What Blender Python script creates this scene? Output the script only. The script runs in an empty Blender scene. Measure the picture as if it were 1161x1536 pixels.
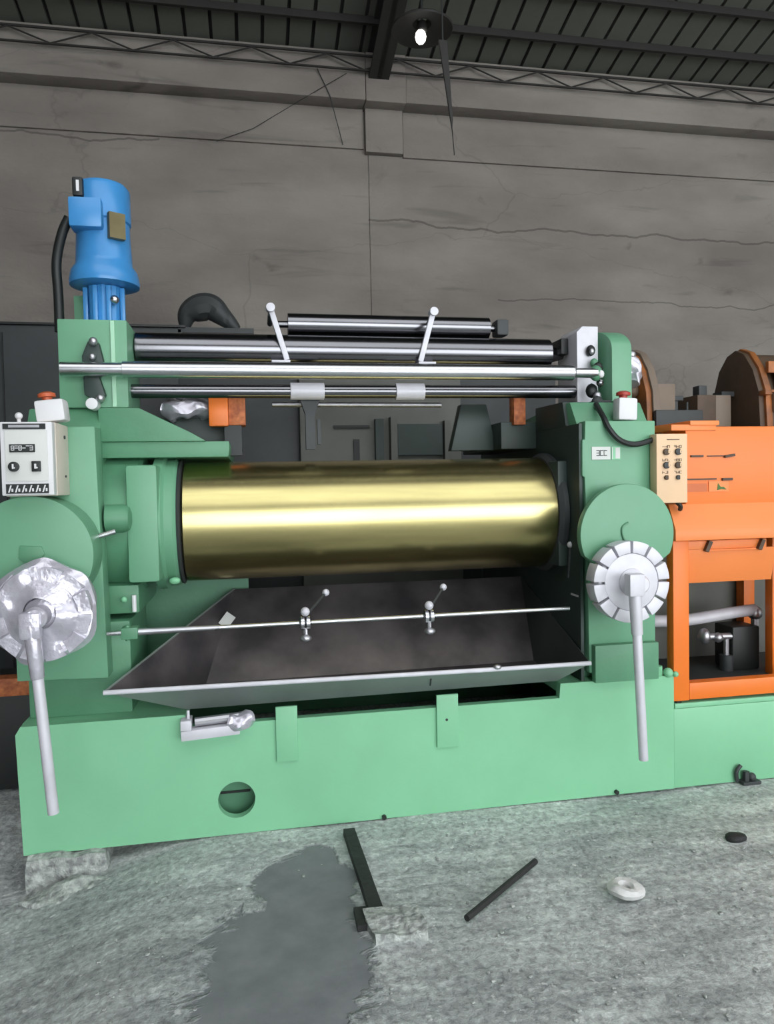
import bpy, bmesh, math, random
from mathutils import Vector, Matrix

random.seed(7)
sc = bpy.context.scene
col = sc.collection
R = math.radians

# ------------------------------------------------------------------ camera
cd = bpy.data.cameras.new('camera')
cam = bpy.data.objects.new('camera', cd)
col.objects.link(cam)
sc.camera = cam
cd.sensor_fit = 'VERTICAL'
cd.sensor_height = 36.0
cd.lens = 36.0 * 1100.0 / 1536.0
cd.clip_start = 0.05
cd.clip_end = 200
yaw, pitch, roll = R(10.5), R(2.1), R(-1.13)
fwd = Vector((math.sin(yaw) * math.cos(pitch), math.cos(yaw) * math.cos(pitch), -math.sin(pitch)))
rgt = Vector((math.cos(yaw), -math.sin(yaw), 0))
upv = rgt.cross(fwd)
r2 = math.cos(roll) * rgt + math.sin(roll) * upv
u2 = -math.sin(roll) * rgt + math.cos(roll) * upv
cm = Matrix((r2, u2, -fwd)).transposed().to_4x4()
cm.translation = Vector((0.0, -2.668, 1.25))
cam.matrix_world = cm

# ------------------------------------------------------------------ sky light (the hall is open towards the yard behind the camera)
world = bpy.data.worlds.new('overcast_sky')
sc.world = world
world.use_nodes = True
bg = world.node_tree.nodes['Background']
bg.inputs[0].default_value = (0.93, 0.97, 1.0, 1)
bg.inputs[1].default_value = 6.3

# added fill light, unseen, hung below the roof to brighten the floor
sk = bpy.data.lights.new('floor_fill_light', 'AREA')
sk.shape = 'RECTANGLE'
sk.size = 12.0
sk.size_y = 4.6
sk.energy = 420
sk.color = (0.95, 0.98, 1.0)
sko = bpy.data.objects.new('floor_fill_light', sk)
col.objects.link(sko)
sko.location = (3.4, -3.8, 5.6)
sko.rotation_euler = (R(14), 0, 0)

sc.view_settings.view_transform = 'Standard'
sc.view_settings.look = 'None'
sc.view_settings.gamma = 1.0
sc.view_settings.use_curve_mapping = False
sc.view_settings.exposure = -0.15

# ------------------------------------------------------------------ materials
def srgb(r, g, b):
    f = lambda c: ((c / 255 + 0.055) / 1.055) ** 2.4 if c > 10 else c / 255 / 12.92
    return (f(r), f(g), f(b), 1)

def mat(name, c, rough=0.5, metal=0.0, var=0.12, scale=6.0, bump=0.0, bscale=40.0, c2=None, aniso=None, coat=0.0, spec=0.5, detail=5, lo=0.35, hi=0.7):
    m = bpy.data.materials.new(name)
    m.use_nodes = True
    nt = m.node_tree
    b = nt.nodes['Principled BSDF']
    b.inputs['Roughness'].default_value = rough
    b.inputs['Metallic'].default_value = metal
    b.inputs['Coat Weight'].default_value = coat
    b.inputs['Specular IOR Level'].default_value = spec
    tc = nt.nodes.new('ShaderNodeTexCoord')
    mp = nt.nodes.new('ShaderNodeMapping')
    nt.links.new(tc.outputs['Object'], mp.inputs[0])
    if aniso:
        mp.inputs['Scale'].default_value = aniso
    n = nt.nodes.new('ShaderNodeTexNoise')
    n.inputs['Scale'].default_value = scale
    n.inputs['Detail'].default_value = detail
    nt.links.new(mp.outputs[0], n.inputs[0])
    cr = nt.nodes.new('ShaderNodeValToRGB')
    cr.color_ramp.elements[0].position = lo
    cr.color_ramp.elements[1].position = hi
    if c2 is None:
        c2 = tuple(x * (1 - var) for x in c[:3]) + (1,)
    cr.color_ramp.elements[0].color = c2
    cr.color_ramp.elements[1].color = c
    nt.links.new(n.outputs[0], cr.inputs[0])
    nt.links.new(cr.outputs[0], b.inputs['Base Color'])
    if bump:
        n2 = nt.nodes.new('ShaderNodeTexNoise')
        n2.inputs['Scale'].default_value = bscale
        n2.inputs['Detail'].default_value = 6
        nt.links.new(tc.outputs['Object'], n2.inputs[0])
        bp = nt.nodes.new('ShaderNodeBump')
        bp.inputs['Strength'].default_value = bump
        bp.inputs['Distance'].default_value = 0.02
        nt.links.new(n2.outputs[0], bp.inputs['Height'])
        nt.links.new(bp.outputs[0], b.inputs['Normal'])
    return m

GREEN = mat('green_enamel', srgb(134, 200, 157), 0.42, var=0.10, scale=3.0)
GREEN_M = mat('green_enamel_dimmed', srgb(110, 166, 132), 0.42, var=0.12, scale=3.0)  # same green enamel darkened; dimmer light on upper parts put into the colour
GREEN_L = mat('green_edge_highlight', srgb(170, 218, 186), 0.4, var=0.06)  # painted highlight for the post edge
GREEN_D = mat('green_castiron_shaded', srgb(92, 148, 114), 0.45, var=0.15, scale=5.0, bump=0.05)  # cast-iron green, set darker so side parts look less lit
BRONZE = mat('polished_roll', srgb(200, 188, 132), 0.26, 1.0, var=0.18, scale=4.0, aniso=(0.6, 6, 6))
STEEL = mat('chrome_steel', srgb(205, 207, 210), 0.27, 1.0, var=0.1, scale=5, aniso=(0.4, 8, 8))
STEEL_D = mat('dark_steel', srgb(128, 128, 132), 0.2, 1.0, var=0.2, scale=5, aniso=(0.4, 8, 8))
BRUSH = mat('brushed_steel', srgb(200, 200, 205), 0.38, 0.9, var=0.2, scale=12)
ALU = mat('matt_aluminium', srgb(216, 215, 222), 0.45, 0.12, var=0.12, scale=14)
FOIL = mat('plastic_film', srgb(214, 211, 222), 0.25, 0.45, var=0.2, scale=22, bump=0.35, bscale=18)
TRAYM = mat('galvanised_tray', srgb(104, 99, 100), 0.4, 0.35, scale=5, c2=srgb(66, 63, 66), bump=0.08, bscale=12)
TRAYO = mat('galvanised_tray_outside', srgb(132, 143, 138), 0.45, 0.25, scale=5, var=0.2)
DARK = mat('dark_grey_paint', srgb(58, 62, 63), 0.55, var=0.2)
DKGREEN = mat('dark_green_with_shade', srgb(50, 66, 61), 0.5, var=0.25, scale=5)  # dark green; also carries the shade on caps and right frame
BLACK = mat('black_rubber', srgb(28, 32, 31), 0.5, var=0.2)
BLUE = mat('blue_enamel', srgb(66, 142, 204), 0.28, var=0.12, scale=9)
WHITE = mat('white_enamel', srgb(222, 222, 224), 0.45, var=0.05)
CREAM = mat('cream_enamel', srgb(226, 214, 202), 0.5, var=0.06)
PAPER = mat('white_label', srgb(214, 216, 212), 0.6, var=0.06)
BEIGE = mat('beige_panel', srgb(232, 196, 158), 0.5, var=0.05)
ORANGE = mat('orange_enamel', srgb(240, 122, 34), 0.4, var=0.08, scale=2.5)
ORANGE_L = mat('orange_pale_enamel', srgb(240, 136, 68), 0.45, var=0.07, scale=2.5)  # paler orange for hood, flap and flange
BROWN = mat('rust_brown_enamel', srgb(172, 104, 48), 0.5, scale=10, c2=srgb(118, 74, 42))
BROWN_D = mat('dark_brown_steel', srgb(88, 70, 54), 0.6, var=0.3, scale=10)
COPPER = mat('rusted_orange', srgb(206, 122, 70), 0.6, scale=40, c2=srgb(150, 78, 42))
RED = mat('red_plastic', srgb(176, 62, 50), 0.4, var=0.1)
REDOR = mat('orange_red_plastic', srgb(198, 96, 58), 0.45, var=0.1)
TAN = mat('taupe_panel', srgb(126, 112, 98), 0.6, var=0.15)
BRASSPL = mat('nameplate_brass', srgb(112, 102, 68), 0.45, 0.4, var=0.25, scale=20)
GREENM = mat('print_green', srgb(70, 110, 50), 0.6, var=0.1)
PRINTO = mat('print_dull_red', srgb(205, 112, 66), 0.6, var=0.1)
GREYB = mat('grey_machine_paint', srgb(104, 106, 100), 0.6, var=0.2, scale=4)
ROOF = mat('roof_sheet', srgb(94, 96, 88), 0.75, var=0.2, scale=3)
ROOFD = mat('roof_gap_shade', srgb(44, 45, 42), 0.9, var=0.1)  # dark backing; rib shadow put into the colour of the gaps
TRUSS = mat('truss_steel', srgb(36, 35, 32), 0.7, var=0.2)
RAFT = mat('rafter_steel', srgb(42, 42, 39), 0.7, var=0.15)
CONC = mat('rough_concrete', srgb(204, 210, 204), 0.9, scale=40, c2=srgb(138, 142, 140), bump=0.9, bscale=45)
IRON = mat('black_iron', srgb(46, 46, 46), 0.7, var=0.3, scale=20, bump=0.2)
STONE = mat('pale_stone', srgb(222, 222, 220), 0.8, var=0.15, scale=30, bump=0.3)

def wall_material():
    m = bpy.data.materials.new('stained_plaster')
    m.use_nodes = True
    nt = m.node_tree
    b = nt.nodes['Principled BSDF']
    b.inputs['Roughness'].default_value = 0.92
    b.inputs['Specular IOR Level'].default_value = 0.2
    tc = nt.nodes.new('ShaderNodeTexCoord')
    def ns(scale, sx, sz, detail=6, dist=0.0):
        mp = nt.nodes.new('ShaderNodeMapping')
        mp.inputs['Scale'].default_value = (sx, 1, sz)
        nt.links.new(tc.outputs['Object'], mp.inputs[0])
        n = nt.nodes.new('ShaderNodeTexNoise')
        n.inputs['Scale'].default_value = scale
        n.inputs['Detail'].default_value = detail
        n.inputs['Distortion'].default_value = dist
        nt.links.new(mp.outputs[0], n.inputs[0])
        return n
    a = ns(1.3, 0.6, 1.4)
    cr = nt.nodes.new('ShaderNodeValToRGB')
    cr.color_ramp.elements[0].position = 0.32
    cr.color_ramp.elements[1].position = 0.68
    cr.color_ramp.elements[0].color = srgb(118, 112, 107)
    cr.color_ramp.elements[1].color = srgb(144, 138, 131)
    nt.links.new(a.outputs[0], cr.inputs[0])
    # horizontal smears of old render
    s = ns(2.2, 0.45, 3.6, 8, 0.6)
    sr = nt.nodes.new('ShaderNodeValToRGB')
    sr.color_ramp.elements[0].position = 0.30
    sr.color_ramp.elements[1].position = 0.40
    sr.color_ramp.elements[0].color = (0.72, 0.72, 0.72, 1)
    sr.color_ramp.elements[1].color = (1, 1, 1, 1)
    nt.links.new(s.outputs[0], sr.inputs[0])
    mx = nt.nodes.new('ShaderNodeMix')
    mx.data_type = 'RGBA'
    mx.blend_type = 'MULTIPLY'
    mx.inputs[0].default_value = 0.75
    nt.links.new(cr.outputs[0], mx.inputs[6])
    nt.links.new(sr.outputs[0], mx.inputs[7])
    # hairline cracks
    cmap = nt.nodes.new('ShaderNodeMapping')
    cmap.inputs['Scale'].default_value = (0.42, 1, 1.5)
    w = ns(2.5, 1, 1, 4)
    add = nt.nodes.new('ShaderNodeMixRGB')
    add.inputs[0].default_value = 0.22
    nt.links.new(tc.outputs['Object'], add.inputs[1])
    nt.links.new(w.outputs['Color'], add.inputs[2])
    nt.links.new(add.outputs[0], cmap.inputs[0])
    v = nt.nodes.new('ShaderNodeTexVoronoi')
    v.feature = 'DISTANCE_TO_EDGE'
    v.inputs['Scale'].default_value = 0.8
    nt.links.new(cmap.outputs[0], v.inputs[0])
    vr = nt.nodes.new('ShaderNodeValToRGB')
    vr.color_ramp.elements[0].position = 0.0
    vr.color_ramp.elements[1].position = 0.004
    vr.color_ramp.elements[0].color = (0.84, 0.84, 0.84, 1)
    vr.color_ramp.elements[1].color = (1, 1, 1, 1)
    nt.links.new(v.outputs[0], vr.inputs[0])
    mx2 = nt.nodes.new('ShaderNodeMix')
    mx2.data_type = 'RGBA'
    mx2.blend_type = 'MULTIPLY'
    mx2.inputs[0].default_value = 1.0
    nt.links.new(mx.outputs[2], mx2.inputs[6])
    nt.links.new(vr.outputs[0], mx2.inputs[7])
    sep = nt.nodes.new('ShaderNodeSeparateXYZ')
    nt.links.new(tc.outputs['Object'], sep.inputs[0])
    cn = ns(1.1, 1, 0.2, 9)
    def mth(op, a, bb):
        n = nt.nodes.new('ShaderNodeMath')
        n.operation = op
        for i, q in enumerate((a, bb)):
            if isinstance(q, (int, float)):
                n.inputs[i].default_value = q
            else:
                nt.links.new(q, n.inputs[i])
        return n.outputs[0]
    out = mx2.outputs[2]
    for z0, x0, sg, wd in ((3.50, 1.05, 1, 0.009), (4.06, -0.65, -1, 0.008), (2.9, 2.2, 1, 0.006)):
        d = mth('ABSOLUTE', mth('SUBTRACT', sep.outputs[2], mth('ADD', mth('MULTIPLY', cn.outputs[0], 0.35), z0 - 0.18)), 0)
        on = mth('MULTIPLY', mth('LESS_THAN', d, wd), mth('GREATER_THAN', mth('MULTIPLY', sep.outputs[0], sg), x0 * sg))
        mm = nt.nodes.new('ShaderNodeMix')
        mm.data_type = 'RGBA'
        mm.blend_type = 'MULTIPLY'
        nt.links.new(mth('MULTIPLY', on, 0.55), mm.inputs[0])
        nt.links.new(out, mm.inputs[6])
        mm.inputs[7].default_value = (0.3, 0.29, 0.28, 1)
        out = mm.outputs[2]
    # round and ragged dark blotches of damp
    dn = ns(1.9, 0.8, 1.2, 9, 0.8)
    dr = nt.nodes.new('ShaderNodeValToRGB')
    dr.color_ramp.elements[0].position = 0.66
    dr.color_ramp.elements[1].position = 0.74
    dr.color_ramp.elements[0].color = (1, 1, 1, 1)
    dr.color_ramp.elements[1].color = (0.66, 0.65, 0.64, 1)
    nt.links.new(dn.outputs[0], dr.inputs[0])
    mm = nt.nodes.new('ShaderNodeMix')
    mm.data_type = 'RGBA'
    mm.blend_type = 'MULTIPLY'
    mm.inputs[0].default_value = 1.0
    nt.links.new(out, mm.inputs[6])
    nt.links.new(dr.outputs[0], mm.inputs[7])
    nt.links.new(mm.outputs[2], b.inputs['Base Color'])
    f = ns(14, 1, 1.5, 8)
    bp = nt.nodes.new('ShaderNodeBump')
    bp.inputs['Strength'].default_value = 0.35
    bp.inputs['Distance'].default_value = 0.03
    nt.links.new(f.outputs[0], bp.inputs['Height'])
    nt.links.new(bp.outputs[0], b.inputs['Normal'])
    return m
PLASTER = wall_material()

def floor_material():
    m = bpy.data.materials.new('worn_concrete')
    m.use_nodes = True
    nt = m.node_tree
    b = nt.nodes['Principled BSDF']
    tc = nt.nodes.new('ShaderNodeTexCoord')
    L = nt.links.new
    def noise_n(scale, detail=6, dist=0.0, sc3=None, rough=0.6):
        n = nt.nodes.new('ShaderNodeTexNoise')
        n.inputs['Scale'].default_value = scale
        n.inputs['Detail'].default_value = detail
        n.inputs['Distortion'].default_value = dist
        n.inputs['Roughness'].default_value = rough
        if sc3:
            mp = nt.nodes.new('ShaderNodeMapping')
            mp.inputs['Scale'].default_value = sc3
            mp.inputs['Rotation'].default_value = (0, 0, R(-12))
            L(tc.outputs['Object'], mp.inputs[0])
            L(mp.outputs[0], n.inputs[0])
        else:
            L(tc.outputs['Object'], n.inputs[0])
        return n
    def ramp(src, p0, p1, c0, c1):
        cr = nt.nodes.new('ShaderNodeValToRGB')
        cr.color_ramp.elements[0].position = p0
        cr.color_ramp.elements[1].position = p1
        cr.color_ramp.elements[0].color = c0
        cr.color_ramp.elements[1].color = c1
        L(src, cr.inputs[0])
        return cr
    def mix(fac, a, bb, mode='MIX'):
        mx = nt.nodes.new('ShaderNodeMix')
        mx.data_type = 'RGBA'
        mx.blend_type = mode
        if isinstance(fac, float):
            mx.inputs[0].default_value = fac
        else:
            L(fac, mx.inputs[0])
        L(a, mx.inputs[6])
        if isinstance(bb, tuple):
            mx.inputs[7].default_value = bb
        else:
            L(bb, mx.inputs[7])
        return mx.outputs[2]
    big = noise_n(1.6, 5)
    base = ramp(big.outputs[0], 0.35, 0.65, srgb(192, 198, 196), srgb(220, 226, 222)).outputs[0]
    streak = noise_n(5, 8, 0.4, (0.5, 2.6, 1))
    st = ramp(streak.outputs[0], 0.40, 0.66, (0.74, 0.74, 0.75, 1), (1.12, 1.12, 1.12, 1)).outputs[0]
    c = mix(1.0, base, st, 'MULTIPLY')
    fine = noise_n(46, 8, 0.2, None, 0.7)
    fr = ramp(fine.outputs[0], 0.36, 0.66, (0.58, 0.57, 0.59, 1), (1.3, 1.3, 1.3, 1)).outputs[0]
    rough_c = mix(1.0, c, fr, 'MULTIPLY')
    speck = noise_n(30, 5, 0.0, None, 0.55)
    sp = ramp(speck.outputs[0], 0.635, 0.69, (0, 0, 0, 1), (1, 1, 1, 1))
    rough_c = mix(sp.outputs[0], rough_c, srgb(230, 233, 231))
    # smooth trowelled patch, irregular outline
    sep = nt.nodes.new('ShaderNodeSeparateXYZ')
    L(tc.outputs['Object'], sep.inputs[0])
    wob = noise_n(5.0, 6, 0.6)
    def math_n(op, a, bv):
        n = nt.nodes.new('ShaderNodeMath')
        n.operation = op
        for i, q in enumerate((a, bv)):
            if isinstance(q, (int, float)):
                n.inputs[i].default_value = q
            else:
                L(q, n.inputs[i])
        return n.outputs[0]
    def ell(cx, cy, rx, ry):
        dx = math_n('DIVIDE', math_n('SUBTRACT', sep.outputs[0], cx), rx)
        dy = math_n('DIVIDE', math_n('SUBTRACT', sep.outputs[1], cy), ry)
        return math_n('SQRT', math_n('ADD', math_n('MULTIPLY', dx, dx), math_n('MULTIPLY', dy, dy)), 0)
    d1 = ell(0.05, -0.82, 0.24, 0.36)
    d2 = ell(0.15, -0.40, 0.17, 0.25)
    d = math_n('MINIMUM', d1, d2)
    d = math_n('ADD', d, math_n('MULTIPLY', math_n('SUBTRACT', wob.outputs[0], 0.5), 1.5))
    pm = ramp(d, 0.90, 1.0, (1, 1, 1, 1), (0, 0, 0, 1)).outputs[0]
    pn = noise_n(9, 6)
    pc = ramp(pn.outputs[0], 0.3, 0.7, srgb(118, 122, 124), srgb(136, 140, 141)).outputs[0]
    fin = mix(pm, rough_c, pc)
    L(fin, b.inputs['Base Color'])
    b.inputs['Roughness'].default_value = 0.8
    b.inputs['Specular IOR Level'].default_value = 0.3
    bp = nt.nodes.new('ShaderNodeBump')
    bp.inputs['Distance'].default_value = 0.02
    hm = math_n('ADD', fine.outputs[0], math_n('MULTIPLY', speck.outputs[0], 0.7))
    hm = math_n('MULTIPLY', hm, math_n('SUBTRACT', 1.0, math_n('MULTIPLY', pm, 0.88)))
    L(hm, bp.inputs['Height'])
    bp.inputs['Strength'].default_value = 0.7
    L(bp.outputs[0], b.inputs['Normal'])
    return m
FLOORM = floor_material()

# ------------------------------------------------------------------ mesh helpers
def _hash(i, j, k, c):
    n = (i * 374761393 + j * 668265263 + k * 2147483647 + c * 974634541) & 0xFFFFFFFF
    n = ((n ^ (n >> 13)) * 1274126177) & 0xFFFFFFFF
    return ((n ^ (n >> 16)) & 0xFFFF) / 32767.5 - 1.0

def wobble(p):
    """repeatable value noise, one vector in -1..1 per point"""
    i, j, k = math.floor(p.x), math.floor(p.y), math.floor(p.z)
    f = [t * t * (3 - 2 * t) for t in (p.x - i, p.y - j, p.z - k)]
    out = []
    for c in range(3):
        v = 0.0
        for a in (0, 1):
            for b in (0, 1):
                for d in (0, 1):
                    w = (f[0] if a else 1 - f[0]) * (f[1] if b else 1 - f[1]) * (f[2] if d else 1 - f[2])
                    v += w * _hash(i + a, j + b, k + d, c)
        out.append(v)
    return Vector(out)

ROOT = {}

class MB:
    def __init__(self):
        self.bm = bmesh.new()
    def _add(self, vs, fs):
        v = [self.bm.verts.new(p) for p in vs]
        for f in fs:
            try:
                self.bm.faces.new([v[i] for i in f])
            except ValueError:
                pass
        return self
    def box(self, x0, x1, y0, y1, z0, z1, rot=None):
        vs = [Vector((x, y, z)) for x in (x0, x1) for y in (y0, y1) for z in (z0, z1)]
        if rot is not None:
            c = Vector(((x0 + x1) / 2, (y0 + y1) / 2, (z0 + z1) / 2))
            vs = [c + rot @ (v - c) for v in vs]
        return self._add(vs, [(0, 1, 3, 2), (4, 6, 7, 5), (0, 4, 5, 1), (2, 3, 7, 6), (0, 2, 6, 4), (1, 5, 7, 3)])
    def prism(self, poly, axis, a0, a1):
        n = len(poly)
        def pt(p, a):
            return {'x': (a, p[0], p[1]), 'y': (p[0], a, p[1]), 'z': (p[0], p[1], a)}[axis]
        vs = [pt(p, a0) for p in poly] + [pt(p, a1) for p in poly]
        fs = [tuple(range(n)), tuple(range(2 * n - 1, n - 1, -1))]
        fs += [(i, (i + 1) % n, n + (i + 1) % n, n + i) for i in range(n)]
        return self._add(vs, fs)
    def rev(self, p0, p1, prof, seg=32, caps=True, a0=0.0, a1=2 * math.pi):
        """surface of revolution about p0->p1; prof = [(t along axis in metres, radius)]"""
        p0 = Vector(p0); ax = (Vector(p1) - p0).normalized()
        u = ax.orthogonal().normalized()
        if abs(ax.z) < 0.9:
            u = Vector((0, 0, 1)); u = (u - ax * u.dot(ax)).normalized()
        w = ax.cross(u)
        rings = []
        for t, r in prof:
            rings.append([self.bm.verts.new(p0 + ax * t + r * (math.cos(2 * math.pi * k / seg) * u + math.sin(2 * math.pi * k / seg) * w)) for k in range(seg)])
        for a, b in zip(rings, rings[1:]):
            for k in range(seg):
                self.bm.faces.new((a[k], a[(k + 1) % seg], b[(k + 1) % seg], b[k]))
        if caps:
            self.bm.faces.new(rings[0][::-1]); self.bm.faces.new(rings[-1])
        return self
    def cyl(self, p0, p1, r, seg=20, r1=None):
        L = (Vector(p1) - Vector(p0)).length
        return self.rev(p0, p1, [(0, r), (L, r if r1 is None else r1)], seg)
    def tube(self, pts, r, seg=10, smooth=True):
        pts = [Vector(p) for p in pts]
        if smooth and len(pts) > 2:
            out = []
            for i in range(len(pts) - 1):
                a, b, c, d = pts[max(i - 1, 0)], pts[i], pts[i + 1], pts[min(i + 2, len(pts) - 1)]
                for k in range(6):
                    t = k / 6
                    out.append(0.5 * ((2 * b) + (c - a) * t + (2 * a - 5 * b + 4 * c - d) * t * t + (3 * b - a - 3 * c + d) * t ** 3))
            out.append(pts[-1]); pts = out
        rings = []
        for i, p in enumerate(pts):
            t = (pts[min(i + 1, len(pts) - 1)] - pts[max(i - 1, 0)]).normalized()
            ref = Vector((0, 0, 1)) if abs(t.z) < 0.9 else Vector((0, 1, 0))
            if i and rings:
                u = (u - t * u.dot(t)).normalized()
            else:
                u = (ref - t * ref.dot(t)).normalized()
            w = t.cross(u)
            rr = r[i] if isinstance(r, list) else r
            rings.append([self.bm.verts.new(p + rr * (math.cos(2 * math.pi * k / seg) * u + math.sin(2 * math.pi * k / seg) * w)) for k in range(seg)])
        for a, b in zip(rings, rings[1:]):
            for k in range(seg):
                self.bm.faces.new((a[k], a[(k + 1) % seg], b[(k + 1) % seg], b[k]))
        self.bm.faces.new(rings[0][::-1]); self.bm.faces.new(rings[-1])
        return self
    def ball(self, c, r, sub=2, squash=(1, 1, 1)):
        g = bmesh.ops.create_icosphere(self.bm, subdivisions=sub, radius=r)
        for v in g['verts']:
            v.co = Vector((v.co.x * squash[0], v.co.y * squash[1], v.co.z * squash[2])) + Vector(c)
        return self
    def rough(self, amp, scale, seed=0.0, cuts=3):
        bmesh.ops.subdivide_edges(self.bm, edges=self.bm.edges[:], cuts=cuts, use_grid_fill=True)
        for v in self.bm.verts:
            v.co += wobble(v.co * scale + Vector((seed, seed, seed))) * amp
        return self
    def build(self, name, m, parent=None, bevel=0.0, ang=35, base=None):
        bm = self.bm
        bmesh.ops.recalc_face_normals(bm, faces=bm.faces[:])
        if bevel:
            es = [e for e in bm.edges if len(e.link_faces) == 2 and e.calc_face_angle(0) > R(40)]
            bmesh.ops.bevel(bm, geom=es, offset=bevel, segments=2, affect='EDGES', profile=0.6, clamp_overlap=True)
        off = Vector((0, 0, 0))
        if parent is not None:
            off = ROOT[parent.name]
        elif base is not None:
            off = Vector(base)
        for v in bm.verts:
            v.co -= off
        me = bpy.data.meshes.new(name)
        bm.to_mesh(me); bm.free()
        me.shade_smooth()
        me.set_sharp_from_angle(angle=R(ang))
        me.materials.append(m)
        o = bpy.data.objects.new(name, me)
        col.objects.link(o)
        if parent is not None:
            o.parent = parent
        else:
            o.location = off
        ROOT[o.name] = off
        return o

def tag(o, label, cat, group=None, kind=None):
    o['label'] = label
    if cat: o['category'] = cat
    if group: o['group'] = group
    if kind: o['kind'] = kind
    return o

def thing(name, label, cat, loc, group=None):
    o = bpy.data.objects.new(name, None)
    o.empty_display_size = 0.1
    col.objects.link(o)
    o.location = loc
    ROOT[o.name] = Vector(loc)
    return tag(o, label, cat, group)

def struct(o):
    o['kind'] = 'structure'
    return o

def copy_piece(src, parent, delta):
    c = src.copy()
    col.objects.link(c)
    c.parent = parent
    c.location = src.location + Vector(delta)
    ROOT[c.name] = ROOT[src.name]
    return c

def holed_plate(outer, holes, y0, y1, name, m, parent, seg=40):
    """flat XZ plate with round holes, extruded from y0 to y1"""
    cu = bpy.data.curves.new('tmp', 'CURVE')
    cu.dimensions = '2D'; cu.fill_mode = 'BOTH'; cu.extrude = abs(y1 - y0) / 2
    def spl(pts):
        s = cu.splines.new('POLY'); s.points.add(len(pts) - 1); s.use_cyclic_u = True
        for p, q in zip(s.points, pts): p.co = (q[0], q[1], 0, 1)
    spl(outer)
    for cx, cz, r in holes:
        spl([(cx + r * math.cos(2 * math.pi * k / seg), cz + r * math.sin(2 * math.pi * k / seg)) for k in range(seg)])
    t = bpy.data.objects.new('tmp', cu); col.objects.link(t)
    dg = bpy.context.evaluated_depsgraph_get(); dg.update()
    me = bpy.data.meshes.new_from_object(t.evaluated_get(dg))
    bpy.data.objects.remove(t); bpy.data.curves.remove(cu)
    off = ROOT[parent.name]
    for v in me.vertices:
        x, z, d = v.co
        v.co = Vector((x, (y0 + y1) / 2 + d, z)) - off
    bm = bmesh.new(); bm.from_mesh(me)
    bmesh.ops.remove_doubles(bm, verts=bm.verts[:], dist=1e-5)
    bmesh.ops.recalc_face_normals(bm, faces=bm.faces[:]); bm.to_mesh(me); bm.free()
    me.name = name
    me.materials.clear(); me.materials.append(m)
    me.shade_smooth(); me.set_sharp_from_angle(angle=R(30))
    o = bpy.data.objects.new(name, me); col.objects.link(o); o.parent = parent
    ROOT[o.name] = off
    return o

def arc(cx, cz, r, a0, a1, n=24):
    return [(cx + r * math.cos(R(a0 + (a1 - a0) * k / n)), cz + r * math.sin(R(a0 + (a1 - a0) * k / n))) for k in range(n + 1)]

def rotx(a): return Matrix.Rotation(R(a), 3, 'X')
def roty(a): return Matrix.Rotation(R(a), 3, 'Y')
def rotz(a): return Matrix.Rotation(R(a), 3, 'Z')

# ================================================================== SETTING
# floor: a gently uneven slab, a little lower towards the left end of the machine
def floor_z(x, y):
    s = min(max((-x - 0.15) / 0.7, 0), 1)
    s = s * s * (3 - 2 * s)
    z = -0.11 * s * min(max((0.6 - y) / 0.5, 0.0), 1.0)
    if y < 0.05:
        z += 0.006 * wobble(Vector((x * 3, y * 3, 0))).z - 0.004
    return z
def build_floor():
    bm = bmesh.new()
    xs = [-9, -6, -4, -3, -2.4] + [-2 + 0.05 * i for i in range(121)] + [4.5, 5.5, 7, 9, 12]
    ys = [-10, -7.5, -5.5, -4, -3, -2.5] + [-2 + 0.05 * i for i in range(51)] + [0.8, 1.2, 2, 3, 3.8]
    g = [[bm.verts.new((x, y, floor_z(x, y) - 0.002)) for x in xs] for y in ys]
    for a, b in zip(g, g[1:]):
        for i in range(len(xs) - 1):
            bm.faces.new((a[i], a[i + 1], b[i + 1], b[i]))
    me = bpy.data.meshes.new('floor'); bm.to_mesh(me); bm.free(); me.shade_smooth()
    me.materials.append(FLOORM)
    o = bpy.data.objects.new('floor', me); col.objects.link(o)
    ROOT[o.name] = Vector((0, 0, 0))
    return struct(o)
floor = build_floor()
floor['label'] = 'worn grey concrete floor with a smooth patch'

WY = 3.6
wall = struct(MB().box(-9, 12, WY, WY + 0.2, -0.2, 4.83).build('wall_back', PLASTER))
MB().box(-9, 1.02, WY - 0.18, WY, 4.43, 4.815).build('ledge_beam', PLASTER, wall, bevel=0.01)
MB().box(1.36, 12, WY - 0.18, WY, 4.43, 4.815).build('ledge_beam', PLASTER, wall, bevel=0.01)
MB().box(-9, 1.02, WY - 0.025, WY, 4.10, 4.43).build('render_band', PLASTER, wall, bevel=0.006)
MB().box(1.36, 12, WY - 0.025, WY, 4.05, 4.43).build('render_band', PLASTER, wall, bevel=0.006)
MB().box(1.02, 1.36, WY - 0.19, WY, 4.42, 4.815).build('pilaster_head', PLASTER, wall, bevel=0.01)
MB().box(1.03, 1.35, WY - 0.07, WY, 4.06, 4.42).build('pilaster_neck', PLASTER, wall, bevel=0.006)
MB().box(1.06, 1.34, WY - 0.012, WY, -0.1, 4.06).build('pilaster', PLASTER, wall, bevel=0.006)
struct(MB().box(-9.2, -9, -10, WY, -0.2, 8).build('wall_left', PLASTER))
struct(MB().box(12, 12.2, -10, WY, -0.2, 8).build('wall_right', PLASTER))

struct(MB().box(-9, -1.7, -9.7, -9.5, -0.2, 4.5).build('wall_front', PLASTER))
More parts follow.
